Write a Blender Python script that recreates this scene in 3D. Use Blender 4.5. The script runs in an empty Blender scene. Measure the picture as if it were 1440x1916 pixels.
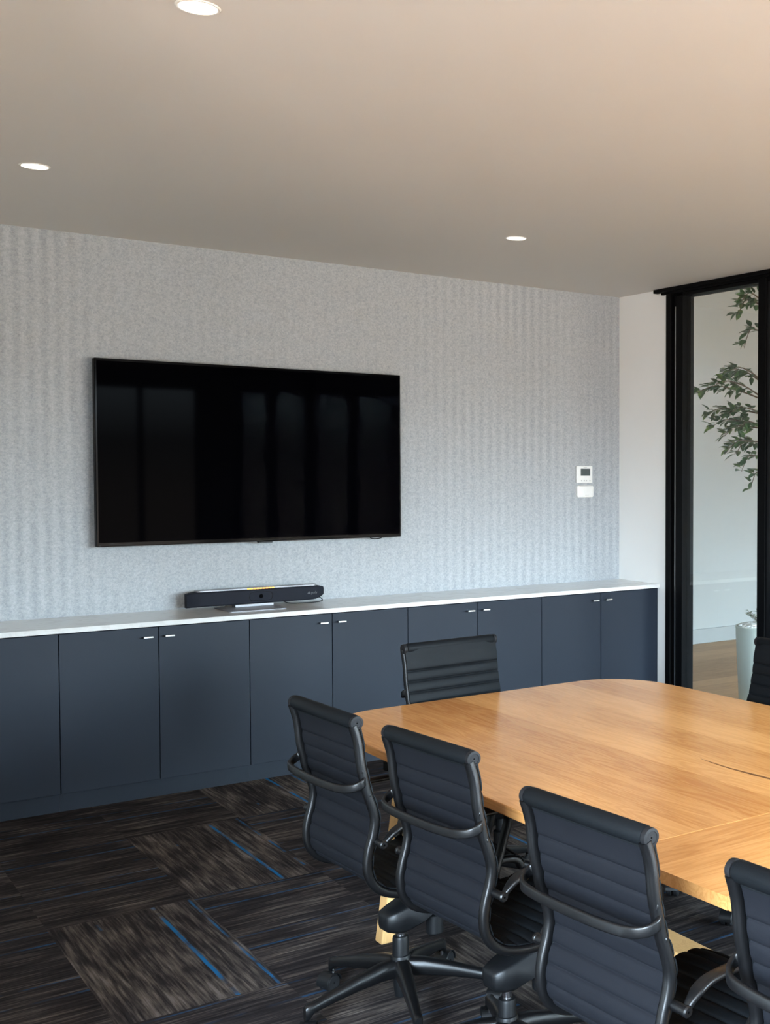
import bpy, bmesh, math, random
from mathutils import Vector, Matrix, noise as mnoise

random.seed(7)
S = bpy.context.scene
COL = S.collection
PI = math.pi

# ------------------------------------------------------------------ camera
cd = bpy.data.cameras.new('camera')
cam = bpy.data.objects.new('camera', cd); COL.objects.link(cam)
R_ = Vector((0.7557, -0.6549, 0.0048)).normalized()
F_ = Vector((0.6546, 0.7551, -0.0360)).normalized()
U_ = R_.cross(F_).normalized()
R_ = F_.cross(U_).normalized()
M = Matrix((R_, U_, -F_)).transposed().to_4x4()
M.translation = Vector((0, 0, 1.65))
cam.matrix_world = M
cd.sensor_fit = 'VERTICAL'
cd.sensor_height = 36.0
cd.lens = 2228.9 / 1916 * 36
cd.shift_x = -(1390 - 720) / 1916
cd.clip_start = 0.05
S.camera = cam

# ------------------------------------------------------------------ light, exposure
SKY_LOW = 6.2       # sunlit ground and facades across the street
SKY_MID = 4.0
SKY_HIGH = 38.0     # bright overcast sky
W = bpy.data.worlds.new('sky'); S.world = W; W.use_nodes = True
nt = W.node_tree; nt.nodes.clear()
o = nt.nodes.new('ShaderNodeOutputWorld'); bg = nt.nodes.new('ShaderNodeBackground')
tc = nt.nodes.new('ShaderNodeTexCoord'); sx = nt.nodes.new('ShaderNodeSeparateXYZ')
mr = nt.nodes.new('ShaderNodeMapRange'); cr = nt.nodes.new('ShaderNodeValToRGB')
nt.links.new(tc.outputs['Generated'], sx.inputs[0]); nt.links.new(sx.outputs['Z'], mr.inputs['Value'])
mr.inputs['From Min'].default_value = -0.5; mr.inputs['From Max'].default_value = 0.5
def hdr(c, k): return (c[0]*k/20, c[1]*k/20, c[2]*k/20, 1)
stops = [(0.0, hdr((1.0, .84, .72), SKY_LOW)), (0.47, hdr((1.0, .84, .73), SKY_LOW)), (0.52, hdr((.92, .92, .92), SKY_MID)),
         (0.57, hdr((.74, .88, 1.0), SKY_HIGH*.55)), (0.66, hdr((.66, .84, 1.0), SKY_HIGH)), (1.0, hdr((.58, .79, 1.0), SKY_HIGH))]
els = cr.color_ramp.elements
els[0].position, els[0].color = stops[0]; els[1].position, els[1].color = stops[-1]
for p, c in stops[1:-1]:
    e = els.new(p); e.color = c
nt.links.new(mr.outputs[0], cr.inputs[0]); nt.links.new(cr.outputs[0], bg.inputs['Color'])
bg.inputs['Strength'].default_value = 20.0
nt.links.new(bg.outputs[0], o.inputs[0])

def portal(name, loc, sx_, sz_):
    l = bpy.data.lights.new(name, 'AREA'); l.shape = 'RECTANGLE'; l.size = sx_; l.size_y = sz_
    l.cycles.is_portal = True
    ob = bpy.data.objects.new(name, l); COL.objects.link(ob); ob.location = loc
    ob.rotation_euler = (PI/2, 0, 0)      # faces +Y, into the room
    return ob
FRONT_Y = -2.3
WX0, WX1, WZ0, WZ1 = 2.6, 4.66, 0.12, 2.66
portal('window_portal', ((WX0+WX1)/2, FRONT_Y-.13, (WZ0+WZ1)/2), WX1-WX0, WZ1-WZ0)
pp = portal('left_window_portal', (-1.72, -.5, 1.6), 2.2, 2.12); pp.rotation_euler = (PI/2, 0, -PI/2)
portal('hall_window_portal', (7.2, FRONT_Y-.13, (WZ0+WZ1)/2), 4.2, WZ1-WZ0)
DOWNLIGHT = 1.5
S.view_settings.view_transform = 'Standard'
S.view_settings.look = 'None'
S.view_settings.gamma = 1.0
S.view_settings.use_curve_mapping = False
S.view_settings.exposure = 1.72
try:
    S.cycles.use_denoising = True
    S.cycles.max_bounces = 10
    S.cycles.diffuse_bounces = 6
    S.cycles.caustics_reflective = False
    S.cycles.caustics_refractive = False
    S.cycles.sample_clamp_indirect = 6.0
except Exception:
    pass

# ------------------------------------------------------------------ materials
class NT:
    """small node helper"""
    def __init__(s, name):
        s.m = bpy.data.materials.new(name); s.m.use_nodes = True
        s.t = s.m.node_tree; s.b = s.t.nodes['Principled BSDF']
    def n(s, typ, ins=None, **kw):
        nd = s.t.nodes.new(typ)
        for k, v in kw.items(): setattr(nd, k, v)
        for k, v in (ins or {}).items():
            if isinstance(v, bpy.types.NodeSocket): s.t.links.new(v, nd.inputs[k])
            else: nd.inputs[k].default_value = v
        return nd
    def math(s, op, a, b=0.0, c=0.0):
        nd = s.t.nodes.new('ShaderNodeMath'); nd.operation = op
        for i, v in enumerate((a, b, c)):
            if isinstance(v, bpy.types.NodeSocket): s.t.links.new(v, nd.inputs[i])
            else: nd.inputs[i].default_value = v
        return nd.outputs[0]
    def mix(s, f, a, b, blend='MIX'):
        nd = s.t.nodes.new('ShaderNodeMix'); nd.data_type = 'RGBA'; nd.blend_type = blend
        for i, v in ((0, f), (6, a), (7, b)):
            if isinstance(v, bpy.types.NodeSocket): s.t.links.new(v, nd.inputs[i])
            else: nd.inputs[i].default_value = v
        return nd.outputs[2]
    def noise(s, vec, scale, detail=2.0, rough=.5, dist=0.0):
        nd = s.n('ShaderNodeTexNoise', {'Vector': vec, 'Scale': scale, 'Detail': detail, 'Roughness': rough, 'Distortion': dist})
        return nd.outputs['Fac']
    def pos(s): return s.n('ShaderNodeNewGeometry').outputs['Position']
    def obj(s): return s.n('ShaderNodeTexCoord').outputs['Object']
    def scale(s, v, sc):
        return s.n('ShaderNodeVectorMath', {0: v, 1: sc}, operation='MULTIPLY').outputs[0]
    def sep(s, v):
        nd = s.n('ShaderNodeSeparateXYZ', {0: v}); return nd.outputs[0], nd.outputs[1], nd.outputs[2]
    def comb(s, x, y, z):
        return s.n('ShaderNodeCombineXYZ', {0: x, 1: y, 2: z}).outputs[0]
    def ramp(s, f, stops):
        nd = s.n('ShaderNodeValToRGB', {0: f}); e = nd.color_ramp.elements
        e[0].position, e[0].color = stops[0][0], (*stops[0][1], 1)
        e[1].position, e[1].color = stops[-1][0], (*stops[-1][1], 1)
        for p, c in stops[1:-1]:
            x = e.new(p); x.color = (*c, 1)
        return nd.outputs[0]
    def rng(s, v, a, b, c=0.0, d=1.0):
        return s.n('ShaderNodeMapRange', {'Value': v, 'From Min': a, 'From Max': b, 'To Min': c, 'To Max': d}).outputs[0]
    def out(s, col=None, rough=None, metal=None, spec=None, bump=None, bdist=.001, bstr=.3):
        for k, v in (('Base Color', col), ('Roughness', rough), ('Metallic', metal), ('Specular IOR Level', spec)):
            if v is None: continue
            if isinstance(v, bpy.types.NodeSocket): s.t.links.new(v, s.b.inputs[k])
            else: s.b.inputs[k].default_value = (*v, 1) if isinstance(v, tuple) else v
        if bump is not None:
            bn = s.n('ShaderNodeBump', {'Height': bump, 'Distance': bdist, 'Strength': bstr})
            s.t.links.new(bn.outputs[0], s.b.inputs['Normal'])
        return s.m

def plain(name, col, rough=.5, metal=0.0, spec=.5, vary=.06, scale=40):
    k = NT(name); f = k.noise(k.obj(), scale, 3)
    a = tuple(c*(1-vary) for c in col); b = tuple(min(1, c*(1+vary)) for c in col)
    return k.out(k.mix(f, (*a, 1), (*b, 1)), rough, metal, spec)

def m_felt():
    k = NT('grey_felt'); p = k.pos(); x, y, z = k.sep(p)
    fib = k.noise(p, 230, 3, .75); mot = k.noise(p, 92, 4, .72)
    wob = k.noise(k.comb(x, 0.0, k.math('MULTIPLY', z, .35)), 5, 2)
    xx = k.math('ADD', x, k.math('MULTIPLY', wob, .018))
    sn = k.math('SINE', k.math('MULTIPLY', xx, 2*PI/.062))
    sn = k.math('MULTIPLY', sn, k.rng(k.noise(k.scale(p, (1.0, 1.0, .8)), 1.9, 2), .36, .62, .15, 1.0))
    sn = k.math('MULTIPLY', sn, k.rng(k.math('ABSOLUTE', k.math('SUBTRACT', x, 2.45)), .75, 1.15, .3, 1.15))
    v = k.math('ADD', k.math('MULTIPLY', fib, .34), k.math('MULTIPLY', mot, .66))
    v = k.math('ADD', v, k.math('MULTIPLY', sn, .050))
    col = k.ramp(k.rng(v, .28, .74), [(0, (.25, .27, .29)), (.5, (.385, .405, .42)), (1, (.52, .535, .55))])
    return k.out(col, .95, spec=.1, bump=fib, bdist=.002, bstr=.35)

def m_paint(name, col, rough=.7):
    k = NT(name); f = k.noise(k.pos(), 1.3, 3); g = k.noise(k.pos(), 260, 2)
    a = tuple(c*.985 for c in col); b = tuple(min(1, c*1.01) for c in col)
    return k.out(k.mix(f, (*a, 1), (*b, 1)), rough, spec=.25, bump=g, bdist=.0004, bstr=.15)

def m_oak(name, along='Y', plank=.172, light=(.68, .335, .115), dark=(.43, .172, .046), rough=.23):
    k = NT(name); x, y, z = k.sep(k.pos())
    if along == 'X': x, y = y, x
    if along == 'Z': y, z = z, y
    idx = k.math('FLOOR', k.math('DIVIDE', k.math('ADD', x, .03), plank))
    wn = k.n('ShaderNodeTexWhiteNoise', {'W': idx}, noise_dimensions='1D').outputs['Value']
    off = k.math('MULTIPLY', wn, 37.0)
    yy = k.math('ADD', y, off)
    v1 = k.comb(k.math('MULTIPLY', x, 1.0), k.math('MULTIPLY', yy, .09), z)
    rings = k.noise(v1, 16, 3, .5, .9)
    wav = k.math('SINE', k.math('MULTIPLY', rings, 46))
    fine = k.noise(k.comb(x, k.math('MULTIPLY', yy, .035), z), 240, 3, .6)
    blot = k.noise(k.comb(x, k.math('MULTIPLY', yy, .35), z), 5, 2)
    v = k.math('ADD', k.math('MULTIPLY', fine, .42), k.math('MULTIPLY', k.math('ADD', k.math('MULTIPLY', wav, .5), .5), .16))
    v = k.math('ADD', v, k.math('MULTIPLY', blot, .30))
    v = k.math('ADD', v, k.math('MULTIPLY', wn, .36))
    mid = tuple((a+b)/2 for a, b in zip(light, dark))
    col = k.ramp(k.rng(v, .38, .92), [(0, dark), (.45, mid), (1, light)])
    return k.out(col, k.rng(fine, .3, .7, rough+.03, rough-.01), spec=.42, bump=fine, bdist=.0003, bstr=.05)

def m_carpet():
    k = NT('carpet_planks'); p = k.pos(); x, y, z = k.sep(p)
    cx, cy = .489, .966
    u = k.math('DIVIDE', k.math('SUBTRACT', x, .872), cx); v = k.math('DIVIDE', k.math('SUBTRACT', y, 3.80), cy)
    iu = k.math('FLOOR', u); iv = k.math('FLOOR', v)
    d = k.math('SUBTRACT', iu, iv)
    md = k.math('FLOORED_MODULO', d, 3.0)
    isY = k.math('LESS_THAN', md, .5)
    # along / across metres
    yh = k.math('DIVIDE', k.math('SUBTRACT', y, 3.80), .483)
    fu = k.math('SUBTRACT', u, iu); fy = k.math('FRACT', k.math('ADD', yh, 40.0))
    def sel(a, b): # isY ? a : b
        return k.math('ADD', k.math('MULTIPLY', isY, a), k.math('MULTIPLY', k.math('SUBTRACT', 1.0, isY), b))
    across = sel(x, y); along = sel(y, x); frac = sel(fu, fy)
    tid = k.math('ADD', k.math('MULTIPLY', iu, 3.1), sel(k.math('MULTIPLY', iv, 7.7), k.math('MULTIPLY', k.math('FLOOR', yh), 5.3)))
    vec = k.comb(across, k.math('MULTIPLY', along, .045), tid)
    s1 = k.noise(vec, 105, 3, .6)
    s2 = k.noise(k.comb(across, k.math('MULTIPLY', along, .10), tid), 40, 3, .6)
    patch = k.noise(k.comb(across, k.math('MULTIPLY', along, .5), tid), 6.5, 2)
    pile = k.noise(p, 900, 2, .8)
    t = k.math('ADD', k.math('MULTIPLY', s1, .62), k.math('MULTIPLY', s2, .45))
    t = k.math('ADD', t, k.math('MULTIPLY', k.math('SUBTRACT', patch, .5), .42))
    t = k.math('ADD', t, k.math('MULTIPLY', k.math('SUBTRACT', pile, .5), .22))
    t = k.math('ADD', t, sel(.035, -.025))  # pile sheen painted into the colour: lengthwise planks lighter, crosswise darker
    col = k.ramp(k.rng(t, .36, .74), [(0, (.010, .008, .009)), (.45, (.028, .023, .023)), (.75, (.080, .066, .058)), (1, (.140, .118, .106))])
    wob = k.math('MULTIPLY', k.math('SUBTRACT', k.noise(k.comb(k.math('MULTIPLY', along, 1.0), tid, 0.0), 7, 2), .5), .012)
    def line(c, hw):
        dd = k.math('ABSOLUTE', k.math('SUBTRACT', k.math('ADD', frac, wob), c))
        return k.rng(dd, hw*.7, hw*1.2, 1.0, 0.0)
    l1 = k.math('MULTIPLY', line(.705, .014), k.rng(k.noise(k.comb(along, tid, 2.0), 5, 2), .36, .52, .0, 1.0))
    l2 = k.math('MULTIPLY', line(.965, .010), k.rng(k.noise(k.comb(along, tid, 6.0), 6, 2), .42, .56, .0, .8))
    l3 = k.math('MULTIPLY', line(.30, .010), k.rng(k.noise(k.comb(along, tid, 9.0), 5, 2), .62, .70, .0, .6))
    bl = k.math('MAXIMUM', l1, k.math('MAXIMUM', l2, l3))
    bl = k.math('MULTIPLY', bl, k.rng(s1, .30, .50, .35, 1.0))
    bl = k.math('MULTIPLY', bl, sel(1.0, .33))
    col = k.mix(k.math('MINIMUM', bl, 1.0), col, (.010, .115, .27, 1))
    return k.out(col, .95, spec=.08, bump=t, bdist=.004, bstr=.5)

def m_quartz():
    k = NT('white_quartz'); f = k.noise(k.pos(), 9, 5, .65, 1.2); g = k.noise(k.pos(), 320, 2)
    c = k.mix(k.rng(f, .52, .60), (.62, .605, .585, 1), (.57, .55, .53, 1))
    c = k.mix(k.rng(g, .62, .75, 0, .35), c, (.58, .55, .52, 1))
    return k.out(c, .16, spec=.5)

def m_glass():
    k = NT('clear_glass'); t = k.t; t.nodes.remove(k.b)
    out = [n for n in t.nodes if n.type == 'OUTPUT_MATERIAL'][0]
    tr = k.n('ShaderNodeBsdfTransparent', {'Color': (.93, .945, .94, 1)}); gl = k.n('ShaderNodeBsdfGlossy', {'Color': (.95, 1, .98, 1), 'Roughness': .0})
    g = k.n('ShaderNodeNewGeometry')
    ct_ = k.math('ABSOLUTE', k.n('ShaderNodeVectorMath', {0: g.outputs['Incoming'], 1: g.outputs['Normal']}, operation='DOT_PRODUCT').outputs['Value'])
    fac = k.math('ADD', .043, k.math('MULTIPLY', .95, k.math('POWER', k.math('SUBTRACT', 1.0, ct_), 5.0)))
    mx = k.n('ShaderNodeMixShader', {0: fac, 1: tr.outputs[0], 2: gl.outputs[0]})
    t.links.new(mx.outputs[0], out.inputs[0])
    return k.m

def m_emit(name, col, s):
    k = NT(name); k.b.inputs['Base Color'].default_value = (*col, 1)
    k.b.inputs['Emission Color'].default_value = (*col, 1); k.b.inputs['Emission Strength'].default_value = s
    return k.m

def m_fabric(name, col, rough=.55, spec=.35, sheen=0.0):
    k = NT(name); p = k.obj()
    g = k.noise(p, 420, 2, .7); f = k.noise(p, 14, 3)
    v = k.math('ADD', k.math('MULTIPLY', g, .5), k.math('MULTIPLY', f, .5))
    a = tuple(c*.8 for c in col); b = tuple(c*1.2 for c in col)
    k.b.inputs['Sheen Weight'].default_value = sheen
    return k.out(k.mix(v, (*a, 1), (*b, 1)), rough, spec=spec, bump=g, bdist=.0008, bstr=.35)

def m_leaf():
    k = NT('ficus_leaf'); f = k.noise(k.obj(), 9, 2); g = k.noise(k.obj(), 45, 2)
    v = k.math('ADD', k.math('MULTIPLY', f, .7), k.math('MULTIPLY', g, .3))
    return k.out(k.ramp(v, [(.3, (.018, .05, .022)), (.55, (.05, .12, .045)), (.72, (.19, .30, .06))]), .38, spec=.5)

MAT = dict(
    felt=m_felt(), ceil=m_paint('ceiling_paint', (.66, .62, .575)), wall=m_paint('white_wall_paint', (.90, .90, .88)),
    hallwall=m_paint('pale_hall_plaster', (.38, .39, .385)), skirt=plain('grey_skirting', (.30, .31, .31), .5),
    carpet=m_carpet(), oakY=m_oak('oak_boards_long', 'Y'), oakX=m_oak('oak_boards_cross', 'X', .2),
    oakEdge=m_oak('oak_leg', 'Z', .3, (.66, .40, .17), (.46, .25, .09), .4),
    hallfloor=m_oak('hall_timber_floor', 'X', .19, (.46, .28, .14), (.25, .145, .065), .5),
    navy=plain('navy_laminate', (.0100, .0144, .0235), .48, 0, .20, .05, 300), navydark=plain('navy_plinth', (.0092, .0133, .0216), .48, 0, .20),
    gap=plain('dark_carcass', (.008, .010, .014), .8), quartz=m_quartz(),
    steel=plain('satin_steel', (.46, .455, .44), .32, 1.0), chrome=plain('chrome', (.75, .76, .80), .12, 1.0),
    black=plain('black_aluminium', (.0025, .0026, .003), .5, 0, .06), blackm=plain('black_powder_coat', (.003, .003, .0034), .34, .0, .36),
    plastic=plain('black_plastic', (.004, .0043, .005), .42, 0, .28), tyre=plain('caster_rubber', (.007, .007, .008), .6, 0, .2),
    screen=plain('glossy_screen', (.0006, .0006, .0011), .04, 0, .003, .02), bezel=plain('gloss_bezel', (.0015, .0015, .002), .12, 0, .03),
    mesh=m_fabric('charcoal_mesh_back', (.0050, .0056, .0080), .7, .16, 0.0), leather=m_fabric('black_leather', (.0045, .0055, .0066), .55, .10),
    grille=m_fabric('speaker_cloth', (.012, .0135, .020), .8, .2), white=plain('white_plastic', (.80, .80, .78), .4),
    lcd=plain('grey_lcd', (.055, .070, .068), .3), greyprint=plain('grey_print', (.42, .42, .42), .6), logo=plain('pale_grey_print', (.075, .078, .088), .6),
    amber=m_emit('amber_indicator', (1.0, .42, .06), .30), lamp=m_emit('downlight_diffuser', (1.0, .90, .76), 1.2),
    trimw=plain('white_trim', (.80, .79, .76), .5), glass=m_glass(), leaf=m_leaf(), bark=plain('ficus_bark', (.11, .08, .055), .8),
    pot=plain('pale_green_grey_planter', (.55, .60, .56), .45), soil=plain('planter_soil', (.05, .04, .03), .9), pebble=plain('white_pebble', (.78, .79, .78), .55, 0, .4, .15, 12),
    crack=plain('dark_resin_check', (.15, .06, .018), .55, 0, .2), silver=plain('silver_stand', (.26, .26, .28), .4, .4),
)

# ------------------------------------------------------------------ mesh helpers
def obj(name, bm, mat, parent=None, smooth=False, bevel=0.0, seg=2, angle=40):
    bmesh.ops.recalc_face_normals(bm, faces=bm.faces)
    me = bpy.data.meshes.new(name); bm.to_mesh(me); bm.free()
    me.materials.append(mat)
    if smooth:
        for p in me.polygons: p.use_smooth = True
        try: me.set_sharp_from_angle(angle=math.radians(angle))
        except Exception: pass
    ob = bpy.data.objects.new(name, me); COL.objects.link(ob)
    if parent: ob.parent = parent
    if bevel:
        b = ob.modifiers.new('bevel', 'BEVEL'); b.width = bevel; b.segments = seg; b.limit_method = 'ANGLE'; b.angle_limit = math.radians(40)
    return ob
def empty(name, loc=(0, 0, 0), rz=0.0):
    e = bpy.data.objects.new(name, None); COL.objects.link(e); e.location = loc; e.rotation_euler = (0, 0, rz); e.empty_display_size = .1
    return e
def tag(o, label, cat, group=None):
    o['label'] = label; o['category'] = cat
    if group: o['group'] = group
    return o
def struct(o): o['kind'] = 'structure'; return o
def box(bm, x0, x1, y0, y1, z0, z1, mtx=None):
    vs = [bm.verts.new(Vector(p) if mtx is None else mtx @ Vector(p)) for p in
          [(x0,y0,z0),(x1,y0,z0),(x1,y1,z0),(x0,y1,z0),(x0,y0,z1),(x1,y0,z1),(x1,y1,z1),(x0,y1,z1)]]
    for f in [(0,3,2,1),(4,5,6,7),(0,1,5,4),(1,2,6,5),(2,3,7,6),(3,0,4,7)]: bm.faces.new([vs[i] for i in f])
def BOX(*a, mtx=None):
    bm = bmesh.new(); box(bm, *a, mtx=mtx); return bm
def sweep(bm, path, sec, side=None, closed_caps=True):
    """path: list of Vector; sec: list of (a,b) or function(i,t); a along side vector, b along normal"""
    n = len(path); rings = []
    prev = None
    for i, p in enumerate(path):
        t = (path[min(i+1, n-1)] - path[max(i-1, 0)]).normalized()
        if side is not None:
            s = (side - t*side.dot(t))
            s = s.normalized() if s.length > 1e-4 else prev
        else:
            if prev is None:
                a = Vector((0, 0, 1)) if abs(t.z) < .9 else Vector((1, 0, 0)); s = a.cross(t).normalized()
            else: s = (prev - t*prev.dot(t)).normalized()
        prev = s; nn = t.cross(s).normalized()
        sc = sec(i, i/(n-1)) if callable(sec) else sec
        rings.append([bm.verts.new(p + s*a + nn*b) for a, b in sc])
    m = len(rings[0])
    for i in range(n-1):
        for j in range(m):
            bm.faces.new((rings[i][j], rings[i][(j+1) % m], rings[i+1][(j+1) % m], rings[i+1][j]))
    if closed_caps:
        bm.faces.new(rings[0][::-1]); bm.faces.new(rings[-1])
def circ(r, n=12): return [(r*math.cos(2*PI*i/n), r*math.sin(2*PI*i/n)) for i in range(n)]
def rrect(w, h, r, k=3):
    out = []
    for cx, cy, a0 in ((w/2-r, h/2-r, 0), (-w/2+r, h/2-r, PI/2), (-w/2+r, -h/2+r, PI), (w/2-r, -h/2+r, 3*PI/2)):
        for i in range(k+1):
            a = a0 + PI/2*i/k; out.append((cx+r*math.cos(a), cy+r*math.sin(a)))
    return out
def lathe(bm, prof, n=20, mtx=None, ring=False):
    """prof: (r,z) list, closed at the ends"""
    rings = []
    for r, z in prof:
        ring = []
        for i in range(n):
            v = Vector((r*math.cos(2*PI*i/n), r*math.sin(2*PI*i/n), z))
            ring.append(bm.verts.new(mtx @ v if mtx is not None else v))
        rings.append(ring)
    for a, b in zip(rings, rings[1:]):
        for j in range(n): bm.faces.new((a[j], a[(j+1) % n], b[(j+1) % n], b[j]))
    if ring:
        for j in range(n): bm.faces.new((rings[-1][j], rings[-1][(j+1) % n], rings[0][(j+1) % n], rings[0][j]))
    else:
        bm.faces.new(rings[0][::-1]); bm.faces.new(rings[-1])
def LATHE(prof, n=20, mtx=None):
    bm = bmesh.new(); lathe(bm, prof, n, mtx); return bm
def spline(pts, per=6):
    """Catmull-Rom through points"""
    P = [Vector(p) for p in pts]; out = []
    for i in range(len(P)-1):
        p0 = P[max(i-1, 0)]; p1 = P[i]; p2 = P[i+1]; p3 = P[min(i+2, len(P)-1)]
        for k in range(per):
            t = k/per
            out.append(.5*((2*p1) + (p2-p0)*t + (2*p0-5*p1+4*p2-p3)*t*t + (3*p1-p0-3*p2+p3)*t**3))
    out.append(P[-1]); return out
def prism(bm, outline, z0, z1):
    a = [bm.verts.new((x, y, z0)) for x, y in outline]; b = [bm.verts.new((x, y, z1)) for x, y in outline]
    n = len(outline)
    bm.faces.new(a[::-1]); bm.faces.new(b)
    for i in range(n): bm.faces.new((a[i], a[(i+1) % n], b[(i+1) % n], b[i]))
AXY = lambda loc: Matrix.Translation(loc) @ Matrix.Rotation(PI/2, 4, 'X')     # lathe axis along -Y
AX_Y = lambda loc: Matrix.Translation(loc) @ Matrix.Rotation(-PI/2, 4, 'X')   # lathe axis along +Y

# ------------------------------------------------------------------ the room
YW, XS, H = 6.80, 4.757, 2.8267
XL, XH = -1.6, 9.5
struct(obj('floor', BOX(XL, XS+.05, FRONT_Y, YW+.1, -.08, 0), MAT['carpet']))
struct(obj('floor_hall', BOX(XS+.05, XH, FRONT_Y, 8.745, -.08, 0), MAT['hallfloor']))
struct(obj('ceiling', BOX(XL-.1, XS+.1, FRONT_Y-.12, YW+.1, H, H+.15), MAT['ceil']))
HH_ = 3.5
struct(obj('ceiling_hall', BOX(XS+.1, XH+.1, FRONT_Y-.12, 8.86, HH_, HH_+.15), MAT['ceil']))
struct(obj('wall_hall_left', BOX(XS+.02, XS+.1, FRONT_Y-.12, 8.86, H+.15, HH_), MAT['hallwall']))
struct(obj('wall_back', BOX(.22, XS, YW, YW+.1, 0, H), MAT['felt']))
LWY0, LWY1, XN = -1.6, .6, .22
bm = bmesh.new(); box(bm, XL-.1, XL, FRONT_Y, LWY0, 0, H); box(bm, XL-.1, XL, LWY1, 2.6, 0, H); box(bm, XL-.1, XN, 2.6, 2.7, 0, H); box(bm, XN-.1, XN, 2.7, YW+.1, 0, H)  # boxes reaching XN: unseen wall return, added to darken the room's left side
box(bm, XL-.1, XL, LWY0, LWY1, 0, .54); box(bm, XL-.1, XL, LWY0, LWY1, WZ1, H)
struct(obj('wall_left_with_shade_return', bm, MAT['wall']))
bm = bmesh.new()
for y in (LWY0+.03, (LWY0+LWY1)/2, LWY1-.03): box(bm, XL-.08, XL-.02, y-.03, y+.03, .54, WZ1)
struct(obj('window_4', bm, MAT['black']))
struct(obj('wall_right', BOX(XS, XS+.1, 6.272, 8.745, 0, H), MAT['wall']))
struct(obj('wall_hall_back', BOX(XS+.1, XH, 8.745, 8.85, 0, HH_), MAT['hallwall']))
bm = BOX(XH, XH+.1, FRONT_Y, 8.85, 0, HH_)
struct(obj('wall_hall_right', bm, MAT['hallwall']))
struct(obj('baseboard_hall', BOX(XS+.1, XH, 8.728, 8.745, 0, .137), MAT['skirt'], bevel=.003))
struct(obj('trim_1', BOX(XS-.006, XS+.1, 6.256, 6.272, 0, 2.80), MAT['trimw']))
# front wall with its window openings
bm = bmesh.new()
box(bm, XL, WX0, FRONT_Y-.12, FRONT_Y, 0, H); box(bm, WX1, 5.1, FRONT_Y-.12, FRONT_Y, 0, H)
box(bm, WX0, WX1, FRONT_Y-.12, FRONT_Y, 0, WZ0); box(bm, WX0, WX1, FRONT_Y-.12, FRONT_Y, WZ1, H)
box(bm, 5.1, 9.3, FRONT_Y-.12, FRONT_Y, 0, WZ0); box(bm, 5.1, 9.3, FRONT_Y-.12, FRONT_Y, WZ1, 3.5)
box(bm, 9.3, XH, FRONT_Y-.12, FRONT_Y, 0, H)
struct(obj('wall_front', bm, MAT['wall']))
for n, (a, b, k) in enumerate(((WX0, WX1, 3), (5.1, 9.3, 4))):
    bm = bmesh.new(); w = (b-a)/k
    for i in range(k+1):
        x = min(max(a+w*i, a+.03), b-.03); box(bm, x-.03, x+.03, FRONT_Y-.09, FRONT_Y-.03, WZ0, WZ1)
    box(bm, a+.06, b-.06, FRONT_Y-.09, FRONT_Y-.03, WZ0, WZ0+.06); box(bm, a+.06, b-.06, FRONT_Y-.09, FRONT_Y-.03, WZ1-.06, WZ1)
    f = struct(obj('window_%d' % (n+2), bm, MAT['black']))
    for i in range(k):
        obj('window_pane', BOX(a+w*i+.03, a+w*(i+1)-.03, FRONT_Y-.064, FRONT_Y-.058, WZ0+.06, WZ1-.06), MAT['glass'], f)

# glazed partition on the right
wr = struct(empty('window_1', (XS, 5.7, 0)))
def wpart(name, bm, mat, **k):
    o = obj(name, bm, mat, None, **k); o.parent = wr; o.matrix_parent_inverse = Matrix.Translation(-Vector(wr.location)); return o
bm = bmesh.new(); YN = -2.2
ZT = 2.763
box(bm, XS-.012, XS+.09, 6.205, 6.256, 0, H-.02)
box(bm, XS+.012, XS+.09, 6.165, 6.205, 0, H-.03)
box(bm, XS-.004, XS+.09, 6.088, 6.165, .0, ZT+.005)
wpart('jamb', bm, MAT['black'], bevel=.002)
wpart('jamb_bead', BOX(XS-.007, XS-.004, 6.158, 6.164, .05, 2.70), MAT['steel'])
wpart('head_track', BOX(XS-.035, XS+.09, YN, 6.364, H-.0245, H-.001), MAT['black'], bevel=.0015)
wpart('head_frame', BOX(XS-.018, XS+.09, YN, 6.30, H-.040, H-.025), MAT['black'])
wpart('head_rail', BOX(XS-.004, XS+.09, YN, 6.088, ZT, H-.040), MAT['black'], bevel=.003)
wpart('sill_rail', BOX(XS-.004, XS+.09, YN, 6.088, 0, .09), MAT['black'], bevel=.003)
ys = [6.088, 5.347]
prev = 6.088
for i, (m0, m1) in enumerate(((5.3475, 5.2775), (4.33, 4.26), (3.2, 3.13), (2.07, 2.0), (.94, .87), (-.2, -.27), (-1.3, -1.37))):
    wpart('mullion', BOX(XS-.012, XS+.09, m1, m0, .0, H-.03), MAT['black'], bevel=.003)
    wpart('pane', BOX(XS+.030, XS+.040, m0, prev, .09, ZT), MAT['glass'])
    if i == 0:
        wpart('gasket', BOX(XS-.002, XS+.028, m1-.055, m1-.003, .09, ZT), MAT['plastic'])
    prev = m1

# ------------------------------------------------------------------ downlights
def downlight(x, y, label):
    t = tag(empty('downlight', (x, y, H-.001)), label, 'ceiling light', 'round recessed ceiling downlights')
    bm = bmesh.new()
    lathe(bm, [(.047, -.003), (.052, -.003), (.055, 0), (.047, 0)], 32, ring=True)
    obj('trim_ring', bm, MAT['trimw'], t, smooth=True)
    obj('diffuser', LATHE([(.001, -.0022), (.0465, -.0022), (.0465, 0), (.001, 0)], 32), MAT['lamp'], t)
    l = bpy.data.lights.new('downlight_beam', 'SPOT'); l.energy = DOWNLIGHT; l.spot_size = math.radians(110); l.spot_blend = 1.0
    l.color = (1.0, .88, .74); l.shadow_soft_size = .045
    lo = bpy.data.objects.new('downlight_beam', l); COL.objects.link(lo); lo.parent = t; lo.location = (0, 0, -.02)
downlight(.9674, 3.2557, 'round lit ceiling downlight at the top edge, largest of the three')
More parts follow.
